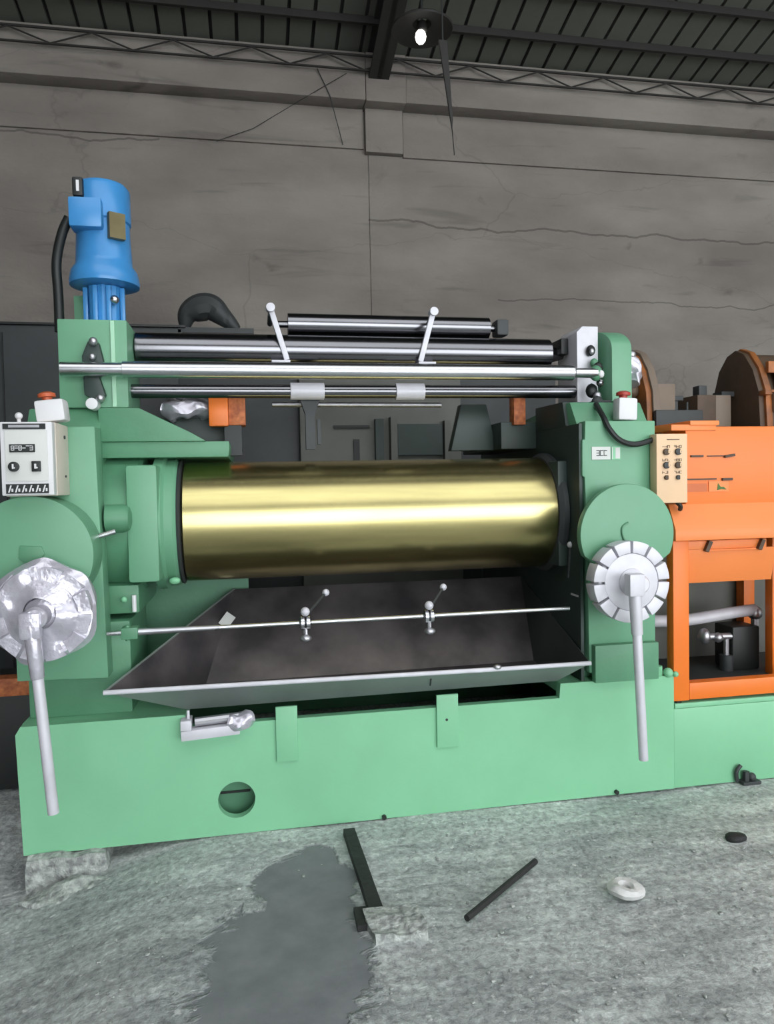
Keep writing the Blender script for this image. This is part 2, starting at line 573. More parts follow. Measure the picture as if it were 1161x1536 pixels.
# roof: rises from the back wall to a ridge and falls again to open front eaves
ceil_ = struct(MB().prism([(3.8, 4.79), (-3.6, 6.49), (-9.6, 4.4), (-9.6, 4.5), (-3.6, 6.6), (3.8, 4.9)], 'x', -9, 12).build('ceiling', ROOFD))
SL = math.atan2(1.70, 7.4)
pan = None
px = -3.2
while px < 7.4:
    if pan is None:
        pan = MB().prism([(3.6, 4.80), (1.9, 4.80 + 1.7 * math.tan(SL)), (1.9, 4.84 + 1.7 * math.tan(SL)), (3.6, 4.84)], 'x', px, px + 0.172).build('roof_panel', ROOF, ceil_)
        px0 = px
    else:
        copy_piece(pan, ceil_, (px - px0, 0, 0))
    px += 0.2
for i, y in enumerate((3.12, 2.72, 2.3)):
    z = 4.77 + (3.6 - y) * math.tan(SL)
    struct(MB().box(-9, 12, y - 0.015, y + 0.015, z - 0.025, z + 0.03).build('trim_%d' % (i + 1), TRUSS))
# rafter above the pilaster
raf = MB()
for (w, h0, h1) in ((0.085, -0.24, -0.22), (0.02, -0.24, 0.0), (0.085, -0.02, 0.0)):
    raf.prism([(3.5, 4.82 + h0), (1.0, 4.82 + 2.5 * math.tan(SL) + h0), (1.0, 4.82 + 2.5 * math.tan(SL) + h1), (3.5, 4.82 + h1)], 'x', 1.13 - w, 1.13 + w)
struct(raf.build('trim_4', RAFT))
# lattice girder along the eaves
lat = thing('lattice_girder', 'thin zigzag lattice steel girder along the eaves below the dark roof', 'girder', (-3, 3.36, 4.6))
MB().box(-5, 8, 3.352, 3.368, 4.742, 4.757).build('top_chord', TRUSS, lat)
MB().box(-5, 8, 3.352, 3.368, 4.628, 4.640).build('bottom_chord', TRUSS, lat)
x = -2.6; k = 0; web = {}
while x < 6:
    key = k % 2
    za, zb = (4.742, 4.638) if key else (4.638, 4.742)
    if key not in web:
        web[key] = (MB().cyl((x, 3.36, za), (x + 0.30, 3.36, zb), 0.007, 6).build('web_bar', TRUSS, lat), x)
    else:
        copy_piece(web[key][0], lat, (x - web[key][1], 0, 0))
    x += 0.30; k += 1

# ================================================================== ROLL MILL
mill = thing('roll_mill', 'green two-roll mixing mill with a bright bronze-coloured roll', 'mill', (0.4, 0.7, 0))

# --- base
BT = 0.452
front = [(-0.80, 0.0), (1.655, 0.0), (1.655, 0.462), (1.17, 0.462), (1.165, 0.405), (-0.245, 0.405), (-0.25, 0.448), (-0.795, 0.448), (-0.812, 0.42)]
fp = holed_plate(front, [(-0.078, 0.125, 0.066)], 0.0, 0.035, 'base_front_plate', GREEN, mill)
MB().box(-0.795, -0.755, 0.035, 1.45, 0.0, 0.445).box(1.60, 1.65, 0.035, 1.45, 0, 0.46).box(-0.755, 1.6, 1.41, 1.45, 0, 0.44).build('base_box', GREEN_D, mill, bevel=0.004)
MB().box(-0.755, 1.6, 0.10, 0.13, 0, 0.36).build('base_inner_web', GREEN_D, mill)
MB().box(-0.14, -0.03, 0.094, 0.10, 0.112, 0.120).build('base_inner_slot', BLACK, mill)
MB().box(1.655, 3.6, 0.0, 1.45, 0.0, 0.325).build('base_extension', GREEN, mill, bevel=0.006)
MB().box(1.66, 3.6, 0.0, 0.10, 0.325, 0.345).build('base_ledge_strip', GREEN, mill, bevel=0.004)
MB().box(-0.80, -0.25, 0.035, 1.42, 0.40, 0.448).build('foot_plate', GREEN, mill, bevel=0.004)
MB().box(1.17, 1.655, 0.035, 1.42, 0.42, 0.462).build('foot_plate', GREEN, mill, bevel=0.004)
# tabs carrying the tray
for a, b in ((0.068, 0.146), (0.668, 0.752)):
    t = MB().box(a, b, -0.012, 0.0, 0.255, 0.455).build('tray_tab', GREEN, mill, bevel=0.002)
    if a > 0.5: MB().cyl(((a + b) / 2 - 0.004, -0.014, 0.36), ((a + b) / 2 - 0.004, -0.011, 0.36), 0.005, 10).build('hole', BLACK, t)
# dark anchor nuts along the base foot
for x_, z_ in ((0.46, 0.008), (1.40, 0.012)):
    MB().cyl((x_, -0.012, z_), (x_, 0.002, z_), 0.009, 6).build('anchor_nut', BLACK, mill)
# clamp at the base foot, far right
cl = MB().tube([(1.93, -0.012, 0.01), (1.925, -0.015, 0.05), (1.945, -0.015, 0.075)], 0.008, 8).build('foot_clamp', DARK, mill)
MB().box(1.94, 2.02, -0.04, 0.0, 0.0, 0.012).cyl((1.965, -0.02, 0.01), (1.965, -0.02, 0.05), 0.014, 6).ball((1.99, -0.02, 0.025), 0.018, 2).build('clamp_bolt', DARK, cl)

# --- left side frame
MB().prism([(0.09, 0.448), (1.30, 0.448), (1.30, 1.40), (1.10, 1.555), (0.22, 1.555), (0.16, 1.45), (0.09, 1.45)], 'x', -0.79, -0.535).build('side_frame', GREEN_D, mill, bevel=0.008)
lp = MB().prism([(-0.80, 0.605), (-0.503, 0.598), (-0.511, 1.04), (-0.516, 1.20), (-0.521, 1.472), (-0.80, 1.472)], 'y', 0.0, 0.095).build('frame_front_plate', GREEN_M, mill, bevel=0.006)
# --- left cap over the bearing
MB().prism([(-0.545, 1.37), (-0.08, 1.37), (-0.075, 1.40), (-0.075, 1.43), (-0.545, 1.43)], 'y', 0.20, 1.05).build('frame_cap_rail', GREEN_D, mill, bevel=0.005)
MB().prism([(-0.545, 1.43), (-0.16, 1.43), (-0.21, 1.46), (-0.40, 1.555), (-0.545, 1.555)], 'y', 0.19, 0.45).build('frame_gusset', GREEN_D, mill, bevel=0.005)
MB().prism([(-0.545, 1.43), (-0.03, 1.43), (-0.06, 1.55), (-0.545, 1.555)], 'y', 0.55, 1.05).build('frame_cap', DKGREEN, mill, bevel=0.005)  # dark green stands in for shade on the recessed cap
# --- left bearing
MB().rev((-0.54, 0.35, 1.12), (-0.40, 0.35, 1.12), [(0, 0.262), (0.125, 0.262), (0.14, 0.25)], 56).build('bearing_casing', GREEN_D, mill)
bh = MB().box(-0.44, -0.33, 0.082, 0.62, 0.915, 1.34).build('bearing_housing', GREEN_M, mill, bevel=0.015)
MB().rev((-0.37, 0.35, 1.12), (-0.26, 0.35, 1.12), [(0, 0.235), (0.012, 0.262), (0.045, 0.262), (0.055, 0.25), (0.085, 0.25), (0.10, 0.238)], 64).build('bearing_ring', GREEN_M, mill)
MB().rev((-0.272, 0.35, 1.12), (-0.25, 0.35, 1.12), [(0, 0.242), (0.008, 0.246), (0.012, 0.24), (0.018, 0.2)], 64).build('oil_seal', DARK, mill)
for a in (60, 100, 140, 180, 220, 255):
    yy, zz = 0.35 - 0.257 * math.sin(R(a - 0)) , 1.12 + 0.257 * math.cos(R(a))
    MB().ball((-0.345, yy, zz), 0.011, 1).build('ring_bolt', GREEN, bh)
MB().box(-0.54, -0.41, 0.12, 0.60, 0.80, 0.905).build('bearing_seat', GREEN_D, mill, bevel=0.01)
MB().box(-0.545, -0.535, 0.04, 0.09, 0.60, 1.45).build('frame_edge', GREEN_D, mill)
# adjusting screw end in front of the bearing
MB().rev((-0.505, 0.07, 1.15), (-0.42, 0.07, 1.15), [(0, 0.05), (0.06, 0.05), (0.078, 0.04), (0.085, 0.02)], 28).build('screw_boss', GREEN_D, mill)
MB().cyl((-0.53, -0.02, 1.09), (-0.46, -0.02, 1.11), 0.009, 10).build('grease_pin', STEEL, mill)
MB().cyl((-0.425, 0.10, 0.87), (-0.425, 0.10, 0.81), 0.008, 8).build('drain_pin', WHITE, mill)
MB().ball((-0.46, 0.10, 0.855), 0.012, 2).build('grease_nipple', GREEN, mill)
MB().ball((-0.29, 0.19, 0.905), 0.018, 2, (1.2, 1, 0.8)).build('grease_nipple', GREEN, mill)
MB().box(-0.54, -0.02, 0.70, 0.73, 0.45, 0.93).build('cross_plate', GREEN_D, mill)
# lower column skirt under the left front plate
MB().box(-0.76, -0.44, 0.085, 0.5, 0.448, 0.78).build('frame_skirt', GREEN_D, mill, bevel=0.006)

# --- right side frame
MB().prism([(0.06, 0.462), (1.30, 0.462), (1.30, 1.40), (1.10, 1.50), (0.30, 1.57), (0.12, 1.57), (0.06, 1.48)], 'x', 1.275, 1.585).build('side_frame', GREEN_D, mill, bevel=0.008)
MB().prism([(1.292, 0.495), (1.575, 0.495), (1.58, 1.484), (1.284, 1.484), (1.282, 1.412), (1.271, 1.412), (1.270, 1.27), (1.28, 1.265), (1.285, 1.10)], 'y', 0.0, 0.06).build('frame_front_plate', GREEN_M, mill, bevel=0.005)
MB().box(1.30, 1.57, -0.035, 0.0, 0.462, 0.61).build('toe_shade_box', GREEN_D, mill, bevel=0.006)  # darker box stands for the shadow at the post's foot
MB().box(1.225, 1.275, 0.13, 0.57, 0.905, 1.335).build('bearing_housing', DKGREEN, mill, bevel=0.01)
MB().rev((1.22, 0.35, 1.12), (1.26, 0.35, 1.12), [(0, 0.2), (0.004, 0.24), (0.02, 0.255), (0.04, 0.255)], 64).build('bearing_ring', DARK, mill)
MB().box(1.263, 1.2755, 0.012, 1.25, 0.464, 1.475).build('inner_face_shade', DKGREEN, mill)  # added dark sheet; gives the frame's inner face its shade
MB().prism([(0.13, 1.475), (0.45, 1.475), (0.45, 1.58), (0.16, 1.575)], 'x', 1.262, 1.395).build('inner_face_shade_top', DKGREEN, mill, bevel=0.004)  # added dark block continuing the inner-face shade upward
MB().box(1.10, 1.275, 0.45, 1.05, 1.40, 1.52).build('frame_cap', DKGREEN, mill, bevel=0.005)  # cap coloured dark to look shaded
gp = MB().cyl((1.262, 0.12, 0.86), (1.262, 0.10, 0.985), 0.006, 8).build('grease_pipe', DARK, mill)
MB().ball((1.262, 0.10, 0.995), 0.013, 2).build('pipe_cap', WHITE, gp)
MB().box(1.262, 1.275, 0.03, 0.10, 0.792, 0.80).build('latch_pin', ALU, mill)
# feet knobs at the right frame
MB().ball((1.63, 0.0, 0.475), 0.02, 2).cyl((1.60, 0.02, 0.462), (1.60, 0.02, 0.50), 0.015, 8).ball((1.66, -0.005, 0.468), 0.012, 2).build('foot_bolt', GREEN, mill)

# --- rolls
fr = MB().rev((-0.255, 0.35, 1.12), (1.225, 0.35, 1.12), [(0, 0.05), (0.001, 0.228), (0.006, 0.235), (1.474, 0.235), (1.479, 0.228), (1.48, 0.05)], 128).build('front_roll', BRONZE, mill)
fr['label'] = 'polished bronze-coloured front roll'
MB().rev((-0.255, 0.84, 1.12), (1.225, 0.84, 1.12), [(0, 0.05), (0.001, 0.235), (1.479, 0.235), (1.48, 0.05)], 96).build('rear_roll', BRONZE, mill)

# silver bracket and film bundle in the gap of the base below the tray
br = MB().box(-0.262, -0.06, -0.045, 0.03, 0.372, 0.408, roty(-3)).build('support_bracket', ALU, mill, bevel=0.004)
MB().box(-0.262, -0.225, -0.05, 0.02, 0.405, 0.44).cyl((-0.237, -0.02, 0.44), (-0.237, -0.02, 0.47), 0.006, 8).build('bracket_clip', ALU, br, bevel=0.003)
MB().cyl((-0.215, -0.015, 0.425), (-0.06, -0.01, 0.432), 0.016, 10).build('bracket_rod', BRUSH, br)
MB().tube([(-0.10, -0.02, 0.41), (-0.06, -0.025, 0.415), (-0.02, -0.005, 0.435)], 0.03, 10).rough(0.012, 30, 2, 1).build('film_wrap', FOIL, br)

# ================================================================== NIP ADJUSTERS (cover disc, dial wheel, hanging lever)
def adjuster(cx, label, left):
    t = thing('nip_adjuster', label, 'handwheel', (cx, -0.02, 0.73), 'nip adjusters on the mill front')
    cz, r = 1.045, 0.192
    cut = -30 if left else -24
    out = arc(cx, cz, r, cut, 180 - cut, 48)
    if left:
        out = arc(cx, cz, r, -38, 218, 48)
    low = cz - 0.14
    out += [(cx - 0.09, low), (cx + 0.09, low)]
    fy = -0.15 if left else -0.10
    cv = MB().prism(out, 'y', fy, 0.0 if left else -0.065).build('gear_cover', GREEN_M, t, bevel=0.004)
    if not left:
        MB().box(cx - 0.11, cx + 0.11, -0.066, 0.0, cz - 0.13, cz + 0.10).build('cover_seat', GREEN_D, cv)
    if left:
        MB().prism([(cx - 0.035, cz - 0.005), (cx - 0.03, cz + 0.035), (cx + 0.035, cz + 0.03), (cx + 0.045, cz + 0.005), (cx + 0.02, cz - 0.025), (cx - 0.02, cz - 0.02)], 'y', -0.156, -0.148).build('cover_plug', GREEN_D, t, bevel=0.003)
    else:
        MB().tube([(cx + 0.0, -0.104, cz + 0.045), (cx - 0.022, -0.104, cz + 0.03), (cx - 0.024, -0.104, cz + 0.0), (cx - 0.008, -0.104, cz - 0.035)], 0.004, 6).build('cover_seam', GREEN_D, t)
    wx, wz = (cx + 0.058, 0.872) if left else (cx - 0.055, 0.878)
    if left:
        wx = -0.645
    else:
        wx = 1.362
    R0 = 0.146 if left else 0.150
    oy = 0.0 if left else 0.055
    wheel = MB().rev((wx, -0.19 + oy, wz), (wx, -0.25 + oy, wz), [(0, 0.05), (0.001, 0.128), (0.03, 0.13), (0.046, 0.118), (0.05, 0.10), (0.05, 0.02)], 48).build('dial_wheel', FOIL if left else ALU, t)
    # twelve rim segments with open joints
    n = 12
    for k in range(n):
        a0, a1 = 360 / n * k + 2.2, 360 / n * (k + 1) - 2.2
        poly = arc(wx, wz, R0, a0, a1, 5) + arc(wx, wz, 0.106, a1, a0, 4)
        m_ = MB().prism(poly, 'y', -0.262 + oy, -0.195 + oy)
        if left:
            m_.rough(0.006, 25, k, 1)
        m_.build('rim_segment', FOIL if left else ALU, wheel, bevel=0.0 if left else 0.003)
    hub = MB().rev((wx, -0.235 + oy, wz), (wx, -0.335 + oy, wz), [(0, 0.055), (0.03, 0.05), (0.036, 0.034), (0.09, 0.034), (0.10, 0.026)], 28).build('hub', FOIL if left else ALU, t)
    if left:
        MB().rev((wx, -0.20, wz), (wx, -0.30, wz), [(0, 0.156), (0.03, 0.16), (0.055, 0.14), (0.062, 0.10), (0.075, 0.05)], 40, caps=False).rough(0.016, 16, 3.3, 1).build('plastic_wrap', FOIL, wheel)
    else:
        MB().rev((wx, -0.248 + oy, wz), (wx, -0.262 + oy, wz), [(0, 0.105), (0.01, 0.105), (0.012, 0.10)], 40).build('dial_face', ALU, wheel)
    # lever
    if left:
        p0, p1 = Vector((-0.658, -0.32, 0.865)), Vector((-0.612, -0.33, 0.275))
    else:
        p0, p1 = Vector((1.330, -0.28, 0.895)), Vector((1.358, -0.285, 0.248))
    d = (p1 - p0)
    m_ = MB().cyl(p0, p1, 0.0165, 14)
    lv = m_.build('lever', ALU, t, bevel=0.003)
    MB().cyl(p0 + d * 0.02, p0 + d * 0.30, 0.026 if left else 0.023, 14, 0.02).build('lever_socket', FOIL if left else ALU, lv, bevel=0.003)
    MB().box(p0.x - 0.03, p0.x + 0.03, p0.y - 0.025, p0.y + 0.02, p0.z - 0.055, p0.z + 0.025).build('lever_knuckle', FOIL if left else ALU, lv, bevel=0.008)
    return t
adjuster(-0.70, 'round green gear cover with film-wrapped dial wheel and lever below the control box', True)
adjuster(1.405, 'round green gear cover with bare white segmented dial wheel and lever beside orange cabinet', False)

# ================================================================== TRAY
tray = thing('drip_tray', 'dark galvanised sheet tray with a light rim under the bronze roll', 'tray', (0.4, 0.2, 0.455))
def sheet(bm_pts, faces, name, m, parent, th=0.004):
    bm = bmesh.new()
    vs = [bm.verts.new(p) for p in bm_pts]
    for f in faces: bm.faces.new([vs[i] for i in f])
    bmesh.ops.recalc_face_normals(bm, faces=bm.faces[:])
    bmesh.ops.solidify(bm, geom=bm.faces[:], thickness=th)
    mb = MB(); mb.bm.free(); mb.bm = bm
    return mb.build(name, m, parent)
A = (-0.506, -0.08, 0.568); B = (1.258, -0.08, 0.556)
F1 = (-0.25, 0.02, 0.462); F2 = (1.165, 0.02, 0.468)
G1 = (-0.20, 0.34, 0.462); G2 = (1.20, 0.34, 0.468)
H1 = (-0.085, 0.66, 0.80); H2 = (1.265, 0.66, 0.80)
sheet([A, B, F2, F1], [(0, 1, 2, 3)], 'tray_front', TRAYO, tray)
sheet([F1, F2, G2, G1], [(0, 1, 2, 3)], 'tray_floor', TRAYM, tray)
sheet([G1, G2, H2, H1], [(0, 1, 2, 3)], 'tray_back', TRAYM, tray)
sheet([A, F1, G1, H1], [(0, 1, 2), (0, 2, 3)], 'tray_side', TRAYM, tray)
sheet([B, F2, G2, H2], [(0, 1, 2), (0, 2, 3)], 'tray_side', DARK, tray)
rim = MB().tube([A, (0.90, -0.08, 0.557), B], 0.0085, 10, smooth=False).build('front_rim', ALU, tray)
rim['label'] = 'bright rolled front rim'
MB().ball((0.885, -0.082, 0.566), 0.013, 2, (1.3, 1, 0.8)).build('rim_knob', BRUSH, rim)
MB().tube([A, H1], 0.005, 6, smooth=False).build('side_rim', TRAYO, tray)
MB().box(-0.135, -0.09, 0.50, 0.503, 0.66, 0.72, roty(38)).build('side_tag', PAPER, tray)
MB().cyl((0.64, -0.045, 0.53), (0.64, -0.03, 0.50), 0.003, 6).build('seam', DARK, tray)

# ================================================================== SAFETY ROD
rod = thing('safety_rod', 'thin bright steel safety rod running across above the tray', 'rod', (0.4, -0.02, 0.74))
MB().cyl((-0.50, -0.02, 0.757), (1.20, -0.02, 0.760), 0.0085, 12).build('rod', STEEL, rod)
c0 = MB().box(-0.45, -0.395, -0.045, 0.005, 0.737, 0.777).cyl((-0.43, -0.03, 0.73), (-0.43, -0.03, 0.785), 0.009, 8).build('end_clamp', GREEN_D, rod, bevel=0.004)
MB().cyl((-0.395, -0.02, 0.758), (-0.12, -0.02, 0.758), 0.0125, 12, 0.0085).build('rod_sleeve', BRUSH, rod)
for xx in (0.182, 0.641):
    k_ = MB().rev((xx - 0.022, -0.02, 0.758), (xx + 0.022, -0.02, 0.758), [(0, 0.014), (0.006, 0.026), (0.018, 0.026), (0.022, 0.014), (0.026, 0.026), (0.038, 0.026), (0.044, 0.014)], 18).build('clamp', STEEL, rod)
    MB().ball((xx, -0.03, 0.80), 0.017, 2).build('clamp_knob', ALU, k_)
    MB().ball((xx, -0.035, 0.705), 0.02, 2, (1.1, 1, 0.7)).cyl((xx, -0.03, 0.71), (xx, -0.025, 0.74), 0.008, 8).build('clamp_foot', BRUSH, k_)
    MB().cyl((xx + 0.01, -0.01, 0.79), (xx + 0.085, 0.09, 0.845), 0.005, 8).build('clamp_arm', DARK, k_)
    MB().ball((xx + 0.088, 0.093, 0.848), 0.014, 2).build('arm_tip', ALU, k_)

# ================================================================== STOCK BLENDER (overhead rollers)
sb = thing('stock_blender', 'overhead stock blender of dark and chrome rollers between two green posts', 'blender', (0.4, 0.35, 1.56))
lc = MB().prism([(-0.678, 1.556), (-0.437, 1.556), (-0.435, 1.88), (-0.678, 1.88)], 'y', 0.2, 0.5).build('post', GREEN_M, sb, bevel=0.006)
MB().box(-0.665, -0.585, 0.42, 0.47, 1.88, 2.02).build('post_back_plate', GREEN_M, sb, bevel=0.004)
MB().box(-0.492, -0.478, 0.192, 0.2, 1.56, 1.875).build('post_edge_highlight', GREEN_L, lc)  # light strip painted as a highlight along the post
lb = MB().prism([(-0.585, 1.60), (-0.53, 1.57), (-0.512, 1.60), (-0.53, 1.66), (-0.515, 1.72), (-0.53, 1.79), (-0.565, 1.80), (-0.59, 1.74)], 'y', 0.165, 0.2).build('bar_bracket', DKGREEN, sb, bevel=0.006)
MB().ball((-0.545, 0.15, 1.79), 0.016, 2).ball((-0.527, 0.15, 1.585), 0.016, 2).ball((-0.55, 0.15, 1.735), 0.014, 2).build('bracket_bolt', BRUSH, lb)
MB().cyl((-0.556, 0.2, 1.565), (-0.556, 0.14, 1.565), 0.021, 20).build('post_plug', WHITE, lc, bevel=0.003)
MB().rev((-0.655, 0.135, 1.687), (1.40, 0.135, 1.690), [(0, 0.026), (0.21, 0.026), (0.212, 0.031), (1.95, 0.031), (1.96, 0.02), (2.055, 0.02)], 32).build('chrome_bar', STEEL, sb)
MB().rev((-0.53, 0.40, 1.81), (1.42, 0.40, 1.81), [(0, 0.018), (0.10, 0.018), (0.101, 0.066), (1.83, 0.066), (1.831, 0.04), (1.90, 0.02), (1.95, 0.02)], 48).build('main_roller', STEEL_D, sb)
MB().rev((-0.46, 0.28, 1.628), (1.385, 0.28, 1.632), [(0, 0.027), (1.845, 0.027)], 28).build('lower_roller', STEEL_D, sb)
MB().cyl((0.10, 0.50, 1.602), (0.84, 0.50, 1.60), 0.011, 12).build('guide_bar', BRUSH, sb)
MB().rev((0.12, 0.45, 1.93), (1.13, 0.45, 1.93), [(0, 0.014), (0.05, 0.014), (0.051, 0.046), (0.925, 0.046), (0.926, 0.014), (1.01, 0.014)], 40).build('top_roller', STEEL_D, sb)
MB().box(1.075, 1.13, 0.41, 0.49, 1.895, 1.965).build('roller_block', DARK, sb, bevel=0.012)
MB().box(-0.395, 1.27, 0.46, 0.475, 1.83, 1.885).build('backing_plate', DARK, sb, bevel=0.003)
for s, (xa, xb) in enumerate(((0.097, 0.158), (0.766, 0.708))):
    dx, dz = xb - xa, -0.205
    ln = math.hypot(dx, dz); nx, nz = -dz / ln * 0.011, dx / ln * 0.011
    z0, z1 = 1.965, 1.76
    arm = MB().prism([(xa - nx, z0 - nz), (xa + nx, z0 + nz), (xb + nx, z1 + nz), (xb - nx, z1 - nz)], 'y', 0.315, 0.335).build('swing_arm', ALU, sb, bevel=0.003)
    MB().cyl((xa, 0.30, z0), (xa, 0.34, z0), 0.018, 18).build('arm_pin', ALU, arm, bevel=0.003)
    MB().cyl((xa, 0.335, z0 - 0.02), (xa, 0.45, 1.93), 0.011, 8).build('arm_link', DARK, arm)
    sg = -1 if s == 0 else 1
    MB().box(min(xb, xb + sg * 0.05) - 0.012, max(xb, xb + sg * 0.05) + 0.012, 0.30, 0.36, 1.748, 1.757).build('arm_foot', ALU, arm, bevel=0.002)
for xa, xb, hang in ((0.165, 0.30, True), (0.59, 0.71, False)):
    s_ = MB().rev((xa, 0.28, 1.63), (xb, 0.28, 1.63), [(0, 0.029), (0.001, 0.034), (xb - xa - 0.001, 0.034), (xb - xa, 0.029)], 24).build('roller_sleeve', ALU, sb)
    if hang:
        MB().prism([(0.205, 1.60), (0.285, 1.60), (0.262, 1.54), (0.262, 1.40), (0.225, 1.40), (0.225, 1.54)], 'y', 0.30, 0.33).box(0.272, 0.285, 0.30, 0.32, 1.42, 1.52).build('hanging_guide', DARK, s_)
# orange end blocks hanging at the roller ends
MB().box(-0.160, -0.082, 0.42, 0.48, 1.505, 1.632).build('guide_block', ORANGE, sb, bevel=0.006)
MB().box(-0.082, -0.012, 0.44, 0.54, 1.51, 1.632).build('guide_block_side', COPPER, sb, bevel=0.006)
MB().box(1.150, 1.205, 0.42, 0.48, 1.505, 1.632).build('guide_block', COPPER, sb, bevel=0.004)
MB().box(-0.10, -0.03, 0.45, 0.51, 1.385, 1.51).build('guide_stem', DARK, sb)
MB().prism([(0.90, 1.40), (1.12, 1.40), (1.07, 1.61), (0.95, 1.61)], 'y', 0.56, 0.62).build('rear_wedge', DKGREEN, sb, bevel=0.005)
rb = MB().cyl((-0.44, 0.46, 1.645), (1.40, 0.46, 1.645), 0.014, 16).build('rear_bar', DARK, sb)
MB().tube([(-0.33, 0.52, 1.59), (-0.27, 0.50, 1.575), (-0.22, 0.52, 1.60), (-0.17, 0.56, 1.58)], 0.04, 10).rough(0.022, 22, 5, 1).build('film_bundle', FOIL, sb)
# right head of the blender
rp = MB().prism([(1.37, 1.55), (1.465, 1.55), (1.467, 1.905), (1.395, 1.905), (1.37, 1.88)], 'y', 0.25, 0.45).build('head_plate', ALU, sb, bevel=0.005)
MB().box(1.335, 1.37, 0.33, 0.45, 1.80, 1.87).build('head_bearing', BLACK, rp, bevel=0.008)
prof = [(0.18, 1.575), (0.18, 1.80)] + [(0.42 - 0.24 * math.cos(R(a)), 1.80 + 0.105 * math.sin(R(a))) for a in range(10, 91, 10)] + [(0.60, 1.905), (0.60, 1.575)]
gc = MB().prism(prof, 'x', 1.492, 1.582).build('chain_guard', GREEN_M, sb, bevel=0.004)
MB().box(1.47, 1.56, 0.10, 0.24, 1.56, 1.578).build('guard_foot', GREEN_D, gc, bevel=0.003)
for i, (x_, y_, z_, r_, m_) in enumerate(((1.425, 0.235, 1.80, 0.020, BLACK), (1.425, 0.225, 1.795, 0.012, BRUSH), (1.435, 0.225, 1.745, 0.018, GREEN_D), (1.40, 0.14, 1.69, 0.028, GREEN_D), (1.415, 0.125, 1.685, 0.014, WHITE), (1.43, 0.18, 1.72, 0.02, BLACK), (1.405, 0.19, 1.625, 0.026, BLACK), (1.42, 0.17, 1.60, 0.018, BRUSH), (1.428, 0.16, 1.655, 0.016, STEEL_D), (1.41, 0.15, 1.57, 0.026, DARK))):
    MB().ball((x_, y_, z_), r_, 2, (1, 0.8, 1.2)).build('fitting', m_, rp)
MB().box(1.40, 1.46, 0.13, 0.235, 1.50, 1.58).build('fitting_seat', DARK, rp)
MB().cyl((1.575, 0.30, 1.80), (1.64, 0.30, 1.795), 0.016, 12).ball((1.645, 0.30, 1.795), 0.022, 2).build('chain_shaft', BRUSH, gc)
MB().tube([(1.635, 0.30, 1.77), (1.66, 0.29, 1.72), (1.645, 0.28, 1.66)], 0.03, 10).rough(0.015, 30, 4, 1).build('shaft_wrap', FOIL, gc)

# ================================================================== GEARED MOTOR
mo = thing('geared_motor', 'upright blue geared motor standing on the left green post', 'motor', (-0.55, 0.36, 1.88))
mx_, my_ = -0.535, 0.36
MB().rev((mx_, my_, 1.88), (mx_, my_, 2.5), [(0, 0.078), (0.012, 0.078), (0.014, 0.066), (0.155, 0.07)], 8).build('gearbox', BLUE, mo, bevel=0.006, ang=25)
for a in (200, 250, 290, 340):
    c_, s_ = math.cos(R(a)), math.sin(R(a))
    MB().box(mx_ + 0.072 * c_ - 0.009, mx_ + 0.072 * c_ + 0.009, my_ + 0.072 * s_ - 0.009, my_ + 0.072 * s_ + 0.009, 1.89, 2.03).build('gearbox_rib', BLUE, mo, bevel=0.004)
MB().ball((mx_ + 0.045, my_ - 0.07, 1.975), 0.018, 2).build('oil_plug', STEEL, mo)
MB().rev((mx_, my_, 2.035), (mx_, my_, 2.6), [(0, 0.10), (0.006, 0.128), (0.02, 0.13), (0.06, 0.122), (0.082, 0.106), (0.10, 0.103)], 40).build('flange', BLUE, mo)
MB().rev((mx_, my_, 2.13), (mx_, my_, 2.6), [(0, 0.104), (0.08, 0.100), (0.145, 0.098), (0.15, 0.104), (0.275, 0.103), (0.292, 0.09), (0.30, 0.04)], 28).build('motor_body', BLUE, mo, ang=40)
MB().box(mx_ - 0.098, mx_ + 0.02, my_ - 0.135, my_ - 0.04, 2.225, 2.335).build('terminal_box', BLUE, mo, bevel=0.012)
MB().box(mx_ + 0.035, mx_ + 0.095, my_ - 0.108, my_ - 0.085, 2.195, 2.29, rotz(30)).build('nameplate', BRASSPL, mo)
MB().box(mx_ - 0.086, mx_ - 0.048, my_ - 0.112, my_ - 0.05, 2.345, 2.415).build('lifting_lug', BLACK, mo, bevel=0.008)
MB().box(mx_ - 0.070, mx_ - 0.060, my_ - 0.116, my_ - 0.11, 2.36, 2.40).build('lug_insert', WHITE, mo)
cb = MB().tube([(-0.645, 0.30, 2.28), (-0.675, 0.31, 2.22), (-0.702, 0.33, 2.12), (-0.702, 0.34, 2.0), (-0.702, 0.34, 1.86)], 0.018, 12).build('power_cable', BLACK)
tag(cb, 'thick black cable curving down from the blue motor', 'cable')

